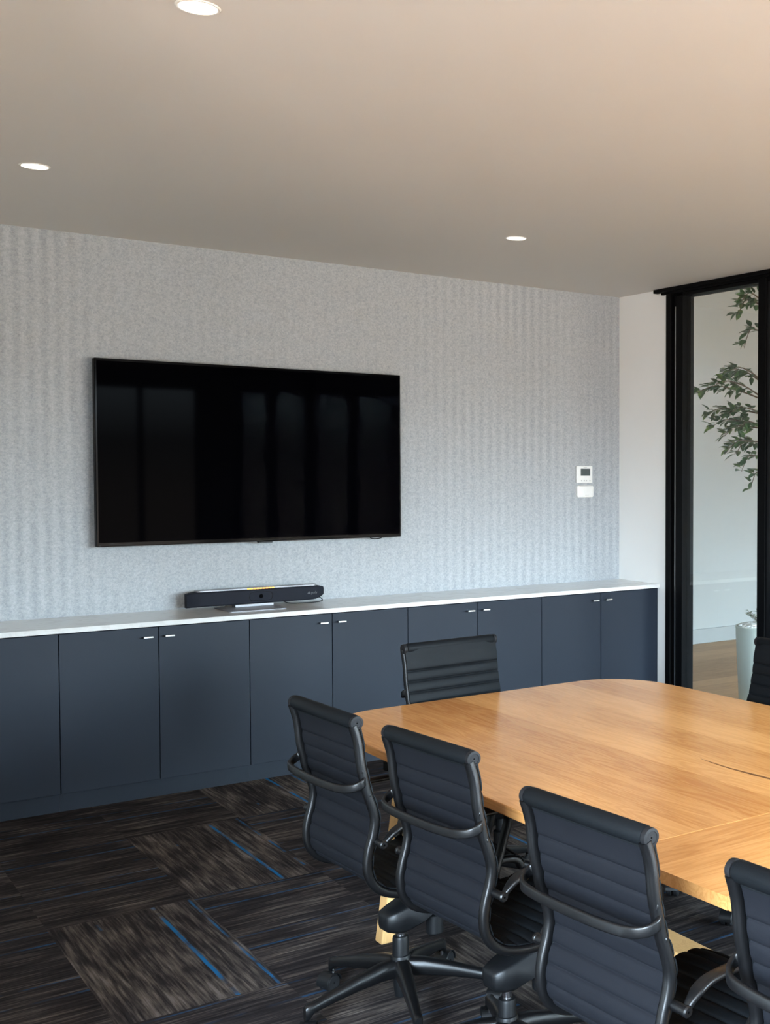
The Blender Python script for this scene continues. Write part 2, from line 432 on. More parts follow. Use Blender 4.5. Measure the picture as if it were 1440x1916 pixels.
downlight(.9874, 5.393, 'small lit ceiling downlight at far left, above the left end of the felt wall')
downlight(3.14, 5.4065, 'small lit ceiling downlight right of the wall screen, nearest the black glazed frame')

# ------------------------------------------------------------------ cabinets and countertop
YF = 6.347; X0 = 1.2284; DX = .4387; ZB, ZT_, ZD = .8593, .8838, .0902
units = [('navy base cabinet at the left edge, only its right door in view', -2),
         ('navy double-door base cabinet under the left end of the wall screen', 0),
         ('navy double-door base cabinet below the video bar', 2),
         ('navy double-door base cabinet directly behind the lone chair at the table end', 4),
         ('navy double-door base cabinet at the right end beside the white wall', 6)]
for label, k in units:
    x0 = X0 + DX*k; x1 = x0 + 2*DX
    if k == 6: x1 = XS - .004
    t = tag(empty('base_cabinet', (x0+DX, YF, 0)), label, 'cabinet', 'navy base cabinets along the felt wall')
    inv = Matrix.Translation(-Vector(t.location))
    def part(name, bm, mat, par=t, **kw):
        o = obj(name, bm, mat, None, **kw); o.parent = par
        o.matrix_parent_inverse = inv if par is t else Matrix()
        return o
    part('carcass', BOX(x0+.001, x1-.001, YF+.021, YW-.012, ZD+.001, ZB-.004), MAT['gap'])
    part('kick_panel', BOX(x0+.0002, x1-.0002, YF+.032, YF+.050, 0, ZD), MAT['navydark'])
    if k == 6:
        part('end_panel', BOX(XS-.0185, XS-.0045, YF+.002, YW-.012, ZD, ZB-.003), MAT['navydark'])
    for j in range(2):
        a = x0 + DX*j + .0016; b = x0 + DX*(j+1) - .0016
        if k == 6 and j == 1: b = XS-.020
        d = part('door', BOX(a, b, YF, YF+.019, ZD+.0015, ZB-.006), MAT['navy'], bevel=.0012)
        seam = x0 + DX
        hx = seam - .054 if j == 0 else seam + .045
        bm = bmesh.new()
        box(bm, hx-.022, hx+.022, YF-.033, YF-.023, .8045, .8125)
        box(bm, hx-.012, hx-.004, YF-.024, YF, .8055, .8115)
        h = obj('handle', bm, MAT['steel'], None, bevel=.0012); h.parent = d
        h.matrix_parent_inverse = Matrix()
ct = obj('countertop', BOX(.222, XS-.002, YF-.022, YW-.002, ZB, ZT_), MAT['quartz'], bevel=.002)
tag(ct, 'long white stone countertop running over the navy cabinets', 'countertop')

# ------------------------------------------------------------------ wall screen
tv = tag(empty('television', (2.298, 6.745, 1.24)), 'large black flat wall-mounted screen on the grey felt wall', 'television')
ti = Matrix.Translation(-Vector(tv.location))
def tpart(name, bm, mat, **kw):
    o = obj(name, bm, mat, None, **kw); o.parent = tv; o.matrix_parent_inverse = ti; return o
TX0, TX1, TZ0, TZ1, TY = 1.4784, 3.1185, 1.2369, 2.1986, 6.722
tpart('housing', BOX(TX0, TX1, TY, TY+.042, TZ0, TZ1), MAT['bezel'], bevel=.003)
tpart('rear_shell', BOX(TX0+.25, TX1-.25, TY+.043, TY+.062, TZ0+.12, TZ1-.2), MAT['plastic'], bevel=.006)
tpart('wall_bracket', BOX(2.0, 2.6, TY+.063, YW-.0005, 1.55, 1.95), MAT['blackm'])
tpart('display_panel', BOX(TX0+.011, TX1-.011, TY-.0015, TY-.0001, TZ0+.020, TZ1-.013), MAT['screen'])
tpart('sensor_tab', BOX(2.285, 2.36, TY-.002, TY+.03, TZ0-.008, TZ0-.0002), MAT['plastic'], bevel=.002)
bm = bmesh.new(); sweep(bm, [Vector((2.97+.035*math.cos(a), TY+.02, TZ0-.001-.008*math.sin(a))) for a in [PI*i/10 for i in range(11)]], circ(.003, 6))
tpart('cable_loop', bm, MAT['plastic'], smooth=True)

# ------------------------------------------------------------------ video bar
vb = tag(empty('video_bar', (2.26, 6.68, ZT_)), 'black cloth-fronted video conference bar on a silver stand', 'speaker')
vi = Matrix.Translation(-Vector(vb.location))
def vpart(name, bm, mat, par=None, **kw):
    o = obj(name, bm, mat, None, **kw); o.parent = par or vb
    o.matrix_parent_inverse = vi if par is None else Matrix(); return o
BX0, BX1, BZ0, BZ1 = 1.893, 2.628, .9035, .980
def stadium(x0, x1, y0, y1, r, n=8):
    out = []
    for cx, cy, a0 in ((x1-r, y0+r, -PI/2), (x1-r*.5, y1-r*.5, 0), (x0+r*.5, y1-r*.5, PI/2), (x0+r, y0+r, PI)):
        rr = r if cy < (y0+y1)/2 else r*.5
        for i in range(n+1):
            a = a0+PI/2*i/n; out.append((cx+rr*math.cos(a), cy+rr*math.sin(a)))
    return out
bm = bmesh.new()
# front outline in X-Z with chamfered ends, curved back in plan
nx = 40; rows = []
for i in range(nx+1):
    u = i/nx; x = BX0+(BX1-BX0)*u; e = min(u, 1-u)*(BX1-BX0)
    back = .034*max(0, 1-e/.08)**2
    zt = BZ1 - .010*max(0, 1-e/.05)**2; zb = BZ0 + (-.006 if u < .5 else .022)*max(0, 1-e/.085)**2
    y0 = 6.642+back; y1 = 6.715
    ring = [(y0+.006, zb), (y0, zb+.006), (y0, zt-.006), (y0+.006, zt), (y1, zt), (y1, zb)]
    rows.append([bm.verts.new((x, a, b)) for a, b in ring])
for a, b in zip(rows, rows[1:]):
    for j in range(6): bm.faces.new((a[j], a[(j+1) % 6], b[(j+1) % 6], b[j]))
bm.faces.new(rows[0][::-1]); bm.faces.new(rows[-1])
vpart('cloth_body', bm, MAT['grille'], smooth=True, angle=35)
bm = bmesh.new(); prism(bm, stadium(BX0+.045, BX1-.045, 6.652, 6.708, .02), BZ1+.0005, BZ1+.0095)
vpart('silver_top_cover', bm, MAT['silver'], bevel=.002)
bm = bmesh.new()
for i in range(9):
    x = 2.197+.0165*i; box(bm, x, x+.0125, 6.6495, 6.6521, BZ1+.001, BZ1+.0085)
vpart('indicator_strip', bm, MAT['amber'])
# camera window outline on the cloth
bm = bmesh.new()
path = []
for i in range(41):
    a = 2*PI*i/40; cx = 2.268; hw, hh, r = .062, .0245, .0225
    ca, sa = math.cos(a), math.sin(a)
    path.append(Vector((cx+(hw-r)*(1 if ca > 0 else -1)*min(1, abs(ca)*3)+r*ca, 6.6415, .9425+(hh-r)*(1 if sa > 0 else -1)+r*sa)))
sweep(bm, path, circ(.0013, 6))
vpart('camera_window_ring', bm, MAT['plastic'], smooth=True)
bm = bmesh.new()
for cx in (2.254,): lathe(bm, [(.001, 0), (.011, 0), (.011, .0006), (.001, .0006)], 20, AXY((2.268, 6.6417, .9425)))
vpart('camera_lens', bm, MAT['bezel'])
# logo mark and word on the cloth
def word(name, txt, size, loc, mat, par, inv, ex=.0004):
    cu = bpy.data.curves.new(name, 'FONT'); cu.body = txt; cu.size = size; cu.extrude = ex; cu.align_x = 'LEFT'; cu.resolution_u = 3
    tmp = bpy.data.objects.new(name, cu); COL.objects.link(tmp)
    bpy.context.view_layer.update()
    me = bpy.data.meshes.new_from_object(tmp.evaluated_get(bpy.context.evaluated_depsgraph_get()))
    bpy.data.objects.remove(tmp); me.materials.clear(); me.materials.append(mat)
    ob = bpy.data.objects.new(name, me); COL.objects.link(ob); ob.rotation_euler = (PI/2, 0, 0); ob.location = loc
    ob.parent = par; ob.matrix_parent_inverse = inv
    return ob
word('brand_lettering', 'poly', .021, (2.542, 6.6410, .9370), MAT['logo'], vb, vi)
bm = bmesh.new()
for i in range(3):
    a = PI/2+2*PI*i/3; lathe(bm, [(.001, 0), (.0042, 0), (.0042, .0005), (.001, .0005)], 12, AXY((2.531+.0045*math.cos(a), 6.6416, .9425+.0045*math.sin(a))))
vpart('logo_mark', bm, MAT['logo'])
vpart('stand_block', BOX(2.13, 2.335, 6.640, 6.700, .8882, .9033), MAT['silver'], bevel=.002)
bm = bmesh.new(); prism(bm, stadium(2.045, 2.345, 6.465, 6.72, .012), ZT_+.0002, ZT_+.0042)
vpart('stand_plate', bm, MAT['silver'], bevel=.001)
bm = bmesh.new()
sweep(bm, spline([(2.40, 6.69, .905), (2.43, 6.675, .890), (2.50, 6.66, .8872), (2.57, 6.655, .8875), (2.612, 6.662, .892), (2.618, 6.68, .902), (2.60, 6.70, .918)], 8), circ(.0027, 8))
vpart('power_cable', bm, MAT['plastic'], smooth=True)

# ------------------------------------------------------------------ wall controls
th = tag(empty('thermostat', (4.4622, YW, 1.6085)), 'white square wall thermostat with a grey screen, upper of the two wall controls', 'thermostat')
hi = Matrix.Translation(-Vector(th.location))
def hpart(name, bm, mat, **kw):
    o = obj(name, bm, mat, None, **kw); o.parent = th; o.matrix_parent_inverse = hi; return o
hpart('casing', BOX(4.400, 4.5245, 6.782, YW-.0003, 1.5505, 1.6655), MAT['white'], bevel=.003)
hpart('display_panel', BOX(4.430, 4.505, 6.7805, 6.7818, 1.600, 1.6475), MAT['lcd'])
bm = bmesh.new()
for x in (4.437, 4.458, 4.475, 4.503): lathe(bm, [(.0005, 0), (.0045, 0), (.0045, .0006), (.0005, .0006)], 12, AXY((x, 6.7816, 1.5665)))
hpart('touch_buttons', bm, MAT['greyprint'])
bm = bmesh.new()
for i in range(5): box(bm, 4.453+i*.0056, 4.4572+i*.0056, 6.7811, 6.7818, 1.6545, 1.6577)
hpart('brand_print', bm, MAT['greyprint'])
sn = tag(empty('wall_control', (4.4685, YW, 1.494)), 'white rounded wall sensor box just below the thermostat', 'wall control')
si = Matrix.Translation(-Vector(sn.location))
bm = bmesh.new(); sec = rrect(.131, .081, .012, 5)
a = [bm.verts.new((4.4685+u, YW-.0003, 1.494+v)) for u, v in sec]; b = [bm.verts.new((4.4685+u*.985, 6.784, 1.494+v*.975)) for u, v in sec]; c = [bm.verts.new((4.4685+u*.80, 6.778, 1.496+v*.80)) for u, v in sec]
for p, q in ((a, b), (b, c)):
    for i in range(len(sec)): bm.faces.new((p[i], p[(i+1) % len(sec)], q[(i+1) % len(sec)], q[i]))
bm.faces.new(a[::-1]); bm.faces.new(c)
o_ = obj('cover', bm, MAT['white'], None, smooth=True); o_.parent = sn; o_.matrix_parent_inverse = si
o_ = obj('label_print', BOX(4.462, 4.492, 6.7772, 6.7778, 1.4685, 1.4695), MAT['greyprint'], None); o_.parent = sn; o_.matrix_parent_inverse = si

# ------------------------------------------------------------------ planter and tree beyond the glass
PX, PY = 5.30, 5.88
pl = tag(empty('planter', (PX, PY, 0)), 'tall pale round planter behind the glass, topped with white pebbles', 'planter')
obj('pot', LATHE([(.168, 0), (.174, .02), (.202, .596), (.204, .606), (.198, .612), (.190, .606), (.186, .56), (.001, .56)], 40), MAT['pot'], pl, smooth=True)
obj('soil', LATHE([(.001, .561), (.184, .561), (.188, .598), (.001, .600)], 32), MAT['soil'], pl)
bm = bmesh.new()
for i in range(150):
    r = .172*math.sqrt(random.random()); a = random.random()*2*PI; s = random.uniform(.014, .026)
    mt = Matrix.Translation((r*math.cos(a), r*math.sin(a), .602+.016*(1-(r/.172)**2)+random.uniform(-.002, .008))) @ Matrix.Rotation(random.random()*6, 4, 'Z') @ Matrix.Diagonal((s, s*.75, s*.55, 1))
    bmesh.ops.create_icosphere(bm, subdivisions=2, radius=1, matrix=mt)
pb = obj('pebbles', bm, MAT['pebble'], pl, smooth=True); pb['kind'] = 'stuff'
def leaf(bm, base, d, up, L, w):
    d = d.normalized(); s = d.cross(up)
    s = s.normalized() if s.length > 1e-3 else Vector((1, 0, 0))
    n = s.cross(d).normalized(); k = 6; rows = []
    for i in range(k+1):
        t = i/k; ww = w*(math.sin(PI*min(1, t**.75))**.85)*(1 if t < .98 else 0)+.0004
        c = base + d*(L*t) - n*(.10*L*t*t)
        rows.append([bm.verts.new(c - s*ww/2 + n*ww*.16), bm.verts.new(c), bm.verts.new(c + s*ww/2 + n*ww*.16)])
    for a, b in zip(rows, rows[1:]):
        bm.faces.new((a[0], a[1], b[1], b[0])); bm.faces.new((a[1], a[2], b[2], b[1]))
tr = tag(empty('ficus_tree', (PX, PY, .603)), 'leafy green fig tree growing from the pale planter behind the glass', 'tree')
rnd = random.Random(5)
tb = bmesh.new(); lb = bmesh.new()
trunk = spline([(.02, 0, -.004), (.035, .01, .35), (.01, -.01, .75), (.03, .015, 1.15), (.0, 0, 1.7), (.02, 0, 2.45)], 6)
sweep(tb, trunk, lambda i, t: circ(.016*(1-t)+.005, 8))
RV = Vector((.7557, -.6549, 0)); FV = Vector((.6546, .7551, 0))   # across and along the room diagonal
def branch(z0, ang, L, rise, droop, nleaf):
    nleaf = int(nleaf*2.1)
    p0 = min(trunk, key=lambda p: abs(p.z-z0)).copy()
    d = Vector((math.cos(ang), math.sin(ang), 0))
    pts = [p0, p0+d*L*.4+Vector((0, 0, rise*.7)), p0+d*L*.75+Vector((0, 0, rise)), p0+d*L+Vector((0, 0, rise-droop))]
    path = spline(pts, 8)
    sweep(tb, path, lambda i, t: circ(.0055*(1-t)+.0016, 6))
    for i in range(nleaf):
        t = .28+.72*(i+rnd.random()*.6)/nleaf
        q = path[min(len(path)-1, int(t*(len(path)-1)))]
        side = d.cross(Vector((0, 0, 1)))*(1 if i % 2 else -1)
        ld = (d*rnd.uniform(.25, .9)+side*rnd.uniform(.35, 1.0)+Vector((0, 0, rnd.uniform(-.7, .55))))
        st = q + ld.normalized()*.022
        sweep(tb, [q.copy(), st], circ(.0009, 4))
        leaf(lb, st, ld, Vector((rnd.uniform(-.4, .4), rnd.uniform(-.4, .4), 1)), rnd.uniform(.055, .09), rnd.uniform(.028, .044))
A0 = math.atan2(-RV.y, -RV.x)     # towards the left of the view
for z0, da, L, rise, droop, n in (
        (1.13, .0, .47, .10, .05, 17), (1.07, -.12, .40, .05, .03, 14), (1.17, .12, .34, .13, .02, 14), (1.02, .25, .38, .06, .05, 15), (1.22, -.3, .30, .12, .03, 13), (.98, -.25, .30, .02, .07, 14), (.90, .05, .27, .0, .06, 14),
        (1.30, .35, .26, .12, .02, 10), (1.06, .6, .30, .05, .05, 12), (.88, -.6, .26, .0, .08, 12), (.82, .1, .18, -.02, .10, 9), (.95, .9, .3, .04, .06, 12),
        (.78, -.2, .12, -.06, .10, 5), (1.78, .05, .17, .10, .05, 11), (1.72, -.4, .22, .06, .09, 12), (1.68, .2, .16, .0, .12, 9), (1.86, .4, .20, .06, .06, 10)):
    branch(z0+.33, A0+da, L, rise, droop, n)
for i in range(20):
    branch(rnd.uniform(1.15, 2.4), A0+rnd.uniform(1.5, 4.8), rnd.uniform(.22, .42), rnd.uniform(0, .12), .05, 12)
# low shoots at the foot of the trunk
for i in range(9):
    a = A0+rnd.uniform(-1.4, 1.4); d = Vector((math.cos(a), math.sin(a), 0)); p0 = Vector((-.02, .01, .0))
    path = spline([p0, p0+d*.05+Vector((0, 0, .05)), p0+d*.11+Vector((0, 0, .075+rnd.uniform(0, .05)))], 5)
    sweep(tb, path, circ(.0012, 5))
    for j in range(8):
        q = path[2+j if 2+j < len(path) else -1]; ld = d*.5+d.cross(Vector((0, 0, 1)))*(1 if j % 2 else -1)+Vector((0, 0, .2))
        leaf(lb, q, ld, Vector((0, 0, 1)), .036, .012)
zc = 3.4-.603
for bmx in (tb, lb):
    for v in bmx.verts: v.co.z = min(v.co.z, zc)
obj('trunk', tb, MAT['bark'], tr, smooth=True)
fo = obj('foliage', lb, MAT['leaf'], tr, smooth=True); fo['kind'] = 'stuff'

# ------------------------------------------------------------------ conference table
tbl = tag(empty('conference_table', (2.34, 2.14, 0)), 'large oak conference table with rounded corners ringed by black chairs', 'table')
bi = Matrix.Translation(-Vector(tbl.location))
def bpart(name, bm, mat, **kw):
    o = obj(name, bm, mat, None, **kw); o.parent = tbl; o.matrix_parent_inverse = bi; return o
LEFT = [(0.35, 1.655), (1.2, 1.632), (1.91, 1.618), (2.31, 1.608), (2.9, 1.603), (3.5, 1.610), (3.80, 1.616)]
RIGHT = [(0.35, 3.03), (1.2, 3.055), (1.91, 3.066), (2.31, 3.070), (2.9, 3.071), (3.4, 3.068), (3.80, 3.052)]
def xl(y):
    for (a, p), (b, q) in zip(LEFT, LEFT[1:]):
        if y <= b: return p+(q-p)*(y-a)/(b-a)
    return LEFT[-1][1]
def xr(y):
    for (a, p), (b, q) in zip(RIGHT, RIGHT[1:]):
        if y <= b: return p+(q-p)*(y-a)/(b-a)
    return RIGHT[-1][1]
TZ, TT = .74, .030
YEND, YNEAR = 4.285, 0.0
def arc(cx, cy, rx, ry, a0, a1, n=14): return [(cx+rx*math.cos(a0+(a1-a0)*i/n), cy+ry*math.sin(a0+(a1-a0)*i/n)) for i in range(n+1)]
Yb0, Yb1 = 1.912, 2.312
ysamp = [Yb1+.0006+(3.88-Yb1)*i/10 for i in range(11)]
far = [(xl(y), y) for y in ysamp]
far += arc(1.616+.27, YEND-.30, .27, .29, PI, PI/2, 14)
far += [(1.616+.27+(2.80-1.886)*i/8, YEND-.01+.018*math.sin(PI*.5*i/8)) for i in range(1, 9)]
far += arc(3.044-.24, YEND-.30, .24, .308, PI/2, 0, 14)
far += [(xr(y), y) for y in ysamp[::-1]]
bm = bmesh.new(); prism(bm, far, TZ-TT, TZ); bpart('top_panel', bm, MAT['oakY'], bevel=.003)
bm = bmesh.new(); prism(bm, [(xl(Yb0), Yb0+.0006), (xl(Yb1), Yb1), (xr(Yb1), Yb1), (xr(Yb0), Yb0+.0006)], TZ-TT, TZ)
bpart('cross_band', bm, MAT['oakX'])
ysn = [.36+(Yb0-.36)*i/8 for i in range(9)]
near = [(xr(y), y) for y in ysn[::-1]] + arc(3.03-.27, .30, .27, .30, 0, -PI/2, 14) + arc(1.655+.27, .30, .27, .30, -PI/2, -PI, 14) + [(xl(y), y) for y in ysn]
bm = bmesh.new(); prism(bm, near, TZ-TT, TZ); bpart('top_panel', bm, MAT['oakY'], bevel=.003)
bm = bmesh.new()
ck = [(2.334, 2.89, .0006), (2.329, 2.83, .0025), (2.326, 2.75, .0035), (2.329, 2.69, .0055), (2.333, 2.63, .007), (2.337, 2.57, .006), (2.342, 2.48, .004), (2.345, 2.40, .001)]
prism(bm, [(x-w, y) for x, y, w in ck]+[(x+w, y) for x, y, w in ck[::-1]], TZ-.002, TZ+.0003)
bpart('filled_crack', bm, MAT['crack'])
def leg(xb, yb, xt, yt):
    bm = bmesh.new(); rows = []
    for t, w in ((0, .027), (.5, .033), (1, .040)):
        cx, cy, cz = xb+(xt-xb)*t, yb+(yt-yb)*t, (TZ-TT-.001)*t
        rows.append([bm.verts.new((cx+a, cy+b, cz)) for a, b in ((-w, -w), (w, -w), (w, w), (-w, w))])
    for a, b in zip(rows, rows[1:]):
        for j in range(4): bm.faces.new((a[j], a[(j+1) % 4], b[(j+1) % 4], b[j]))
    bm.faces.new(rows[0][::-1]); bm.faces.new(rows[-1])
    bpart('leg', bm, MAT['oakEdge'], bevel=.006)
leg(1.745, 3.905, 1.835, 3.86); leg(2.935, 3.905, 2.845, 3.86); leg(1.745, .36, 1.835, .42); leg(2.935, .36, 2.845, .42)
bpart('floor_stretcher', BOX(2.29, 2.39, 1.0, 3.22, .055, .115), MAT['oakEdge'], bevel=.004)
bpart('pedestal_panel', BOX(2.31, 2.37, 1.75, 2.2, .116, TZ-TT-.001), MAT['oakEdge'], bevel=.004)
bpart('stretcher_foot', BOX(2.20, 2.48, 1.2, 1.3, 0, .054), MAT['oakEdge'], bevel=.004)
bpart('stretcher_foot', BOX(2.20, 2.48, 2.30, 2.40, 0, .054), MAT['oakEdge'], bevel=.004)
bpart('steel_rail', BOX(1.70, 2.98, 3.785, 3.812, .628, .656), MAT['black'])
for x in (1.815, 2.865): bpart('rail_bracket', BOX(x-.012, x+.012, 3.787, 3.810, .657, TZ-TT-.0005), MAT['black'])

# ------------------------------------------------------------------ office chair
ZTUBE = .943; FW0 = .235
PROF = [(0, .943), (.016, .890), (.024, .825), (.034, .778), (.041, .745), (.055, .705), (.065, .662), (.060, .620), (.047, .575), (.042, .535), (.050, .495),
        (.078, .463), (.125, .444), (.19, .437), (.28, .443), (.38, .456), (.45, .463), (.50, .460), (.53, .446), (.542, .425)]
P3 = spline([(f-FW0, 0, z) for f, z in PROF], 8)
# arc length
AL = [0.0]
for a, b in zip(P3, P3[1:]): AL.append(AL[-1]+(b-a).length)
def at(s):
    s = min(max(s, 0), AL[-1])
    for i in range(len(AL)-1):
        if s <= AL[i+1]:
            t = (s-AL[i])/(AL[i+1]-AL[i]); p = P3[i].lerp(P3[i+1], t); d = (P3[i+1]-P3[i]).normalized(); return p, d
    return P3[-1].copy(), (P3[-1]-P3[-2]).normalized()
S_BEND = AL[11*8]; S_END = AL[-1]
HALF = .187; RR = .0205
FIRST, PITCH = .088, .0425
def sling(s0, s1, name, mat_back, parent):
    """ribbed upholstery panel between the side rails, thick and channelled on both faces"""
    bm = bmesh.new(); rows = []; ny = 8
    ss = {s0, s1}
    k = 0
    while FIRST+PITCH*k < S_END:
        c0 = FIRST+PITCH*k
        for d_ in (-.0075, -.0045, -.0022, -.0008, .0008, .0022, .0045, .0075, .014, PITCH/2, PITCH-.014): ss.add(c0+d_)
        k += 1
    for q in range(12): ss.add(.004+.0066*q)
    ss = sorted(v for v in ss if s0 <= v <= s1)
    for s in ss:
        p, d = at(s); nn = Vector((-d.z, 0, d.x))   # towards the sitter
        q = (s-FIRST) % PITCH if s > FIRST-.01 else FIRST-s
        dist = min(q, PITCH-q) if s > FIRST-.01 else FIRST-s
        ph = 1-math.exp(-dist/.0032)
        if s > FIRST: ph *= .80+.20*math.sin(PI*((s-FIRST) % PITCH)/PITCH)
        tf = .0035+.0085*ph; tb = .0018+.0062*ph
        if s < .07: tf = max(tf, RR*(1-s/.07)**.8)
        HW = .2065
        ring = [p+nn*(tf*(.55 if j in (0, ny) else 1))+Vector((0, -HW+2*HW*j/ny, 0)) for j in range(ny+1)]
        ring += [p+nn*.0030+Vector((0, HW, 0)), p+nn*.0028+Vector((0, HALF, 0))]
        ring += [p-nn*tb+Vector((0, HALF-2*HALF*j/ny, 0)) for j in range(ny+1)]
        ring += [p+nn*.0028+Vector((0, -HALF, 0)), p+nn*.0030+Vector((0, -HW, 0))]
        rows.append([bm.verts.new(v) for v in ring])
    m = len(rows[0])
    for a, b in zip(rows, rows[1:]):
        for j in range(m):
            f = bm.faces.new((a[j], a[(j+1) % m], b[(j+1) % m], b[j]))
            if j <= ny or j == m-1: f.material_index = 1
    bm.faces.new(rows[0][::-1]); bm.faces.new(rows[-1])
    o = obj(name, bm, mat_back, parent, smooth=True, angle=60); o.data.materials.append(MAT['leather'])
    return o

def make_chair(label):
    t = tag(empty('office_chair'), label, 'chair', 'black ribbed office chairs around the oak table')
    bk = sling(.002, S_BEND, 'backrest', MAT['mesh'], t)
    sling(S_BEND+.0008, S_END-.004, 'seat', MAT['mesh'], t)
    # padded roll over the top, with round caps
    R = .0205
    prof = [(R*.3, -.198), (R*.85, -.196), (R, -.190), (R, .190), (R*.85, .196), (R*.3, .198)]
    roll = obj('top_roll', LATHE(prof, 24, AX_Y((-FW0, 0, ZTUBE))), MAT['leather'], t, smooth=True, angle=50)
    for sgn in (-1, 1):
        mt = (AX_Y if sgn > 0 else AXY)((-FW0, sgn*.1985, ZTUBE))
        cap = obj('end_cap', LATHE([(.004, .000), (.0185, .000), (.0195, .004), (.0185, .0125), (.013, .0135), (.0125, .012), (.006, .012), (.0055, .0125), (.002, .0125)], 24, mt), MAT['tyre'], t, smooth=True, angle=30)
    # flap seam below the roll
    bm = bmesh.new(); p, d = at(.020)
    box(bm, p.x-.0075, p.x-.004, -.188, .188, ZTUBE-.027, ZTUBE-.010)
    obj('roll_flap', bm, MAT['leather'], t, bevel=.001)
    # side rails
    for sgn in (-1, 1):
        path = []
        for q in range(76):
            p, d = at(.004+(S_END-.004)*q/75); nn = Vector((-d.z, 0, d.x))
            path.append(p - nn*.0105 + Vector((0, sgn*.2015, 0)))
        bm = bmesh.new(); sweep(bm, path, rrect(.024, .0245, .0095, 4), Vector((0, 1, 0)))
        obj('side_rail', bm, MAT['blackm'], t, smooth=True, angle=60)
        bm = bmesh.new(); path2 = [at(s)[0] + Vector((0, sgn*.1875, 0)) for s in [S_END*.03+S_END*.96*i/60 for i in range(61)]]
        sweep(bm, [v-Vector((.002, 0, 0)) for v in path2], circ(.0032, 6))
        obj('edge_piping', bm, MAT['leather'], t, smooth=True)
    pe = P3[-1]
    obj('front_roll', LATHE([(.004, -.2), (.0125, -.198), (.0125, .198), (.004, .2)], 16, AX_Y((pe.x-.004, 0, pe.z+.004))), MAT['leather'], t, smooth=True, angle=50)
    # bowed brace behind the back
    zb = .768; xb = .034-FW0
    bp = spline([(xb-.010, -.203, zb+.014), (xb-.022, -.2145, zb+.004), (xb-.045, -.205, zb-.006), (xb-.066, -.17, zb-.010), (xb-.074, -.09, zb-.012), (xb-.076, 0, zb-.012),
                 (xb-.074, .09, zb-.012), (xb-.066, .17, zb-.010), (xb-.045, .205, zb-.006), (xb-.022, .2145, zb+.004), (xb-.010, .203, zb+.014)], 6)
    bm = bmesh.new(); sweep(bm, bp, rrect(.024, .011, .0045, 3), Vector((0, 0, 1)))
    obj('back_brace', bm, MAT['blackm'], t, smooth=True, angle=60)
    for sgn in (-1, 1):
        for zz, ff in ((.806, .024), (.735, .046)):
            mt = Matrix.Translation((ff-FW0-.010, sgn*.206, zz)) @ Matrix.Rotation(sgn*-.6, 4, 'Z') @ Matrix.Rotation(-PI/2, 4, 'Y')
            obj('bolt', LATHE([(.002, 0), (.0075, 0), (.0075, .005), (.0062, .0065), (.0032, .0065), (.003, .0045), (.001, .0045)], 14, mt), MAT['blackm'], t, smooth=True, angle=30)
    # arms: boss on the rail, then forward, down and back to the seat rail
    for sgn in (-1, 1):
        yb = sgn*.212
        obj('arm_boss', LATHE([(.003, -.006), (.0105, -.006), (.0105, .034), (.012, .036), (.012, .042), (.009, .045), (.003, .045)], 16, (AX_Y if sgn > 0 else AXY)((.056-FW0, yb, .600))), MAT['blackm'], t, smooth=True, angle=30)
        ya = sgn*.243
        ap = spline([(.062-FW0, ya, .600), (.078-FW0, ya, .618), (.100-FW0, ya, .634), (.13-FW0, ya, .643), (.20-FW0, ya, .647), (.28-FW0, ya, .649), (.355-FW0, ya, .648), (.392-FW0, ya, .640),
                     (.403-FW0, ya, .615), (.392-FW0, ya, .575), (.372-FW0, ya-sgn*.004, .520), (.352-FW0, ya-sgn*.012, .475), (.340-FW0, sgn*.214, .456)], 6)
        def sec(i, u):
            if u < .5: w = .017+.017*min(1, u/.14)
            else: w = .034-.006*min(1, max(0, u-.7)/.3)
            return rrect(w, .013 if u < .55 else .015, .0055, 3)
        bm = bmesh.new(); sweep(bm, ap, sec, Vector((0, 1, 0)))
        obj('armrest', bm, MAT['blackm'], t, smooth=True, angle=60)
    # brace under the seat and tilt mechanism
    bm = bmesh.new(); sweep(bm, spline([(.10, -.203, .432), (.10, -.15, .405), (.10, -.06, .388), (.10, .06, .388), (.10, .15, .405), (.10, .203, .432)], 5), rrect(.05, .014, .005, 2), Vector((1, 0, 0)))
    obj('seat_brace', bm, MAT['blackm'], t, smooth=True, angle=60)
    bm = bmesh.new(); rows = []
    for x, w, z0, z1 in ((-.062, .018, .268, .298), (-.056, .034, .255, .306), (-.030, .044, .246, .315), (.0, .050, .244, .325), (.05, .062, .262, .345), (.10, .075, .30, .380), (.15, .080, .335, .402), (.17, .076, .35, .404)):
        rows.append([bm.verts.new((x, a, b)) for a, b in ((-w*.72, z0), (w*.72, z0), (w, z0+.012), (w, z1-.008), (w*.84, z1), (-w*.84, z1), (-w, z1-.008), (-w, z0+.012))])
    for a, b in zip(rows, rows[1:]):
        for j in range(8): bm.faces.new((a[j], a[(j+1) % 8], b[(j+1) % 8], b[j]))
    bm.faces.new(rows[0][::-1]); bm.faces.new(rows[-1])
    obj('tilt_mechanism', bm, MAT['plastic'], t, smooth=True, angle=50)
    bm = bmesh.new(); lathe(bm, [(.002, .20), (.021, .20), (.027, .207), (.027, .262), (.018, .268), (.018, .31), (.002, .31)], 18, Matrix.Translation((.115, 0, 0)))
    obj('tension_knob', bm, MAT['plastic'], t, smooth=True, angle=40)
    bm = bmesh.new(); sweep(bm, [Vector((.06, -.05, .33)), Vector((.07, -.13, .335)), Vector((.072, -.20, .33))], lambda i, u: rrect(.014+.010*u, .007, .003, 2), Vector((1, 0, 0)))
    obj('height_lever', bm, MAT['plastic'], t, smooth=True)
    obj('gas_lift', LATHE([(.002, .20), (.0125, .20), (.0125, .262), (.002, .262)], 18), MAT['chrome'], t, smooth=True, angle=40)
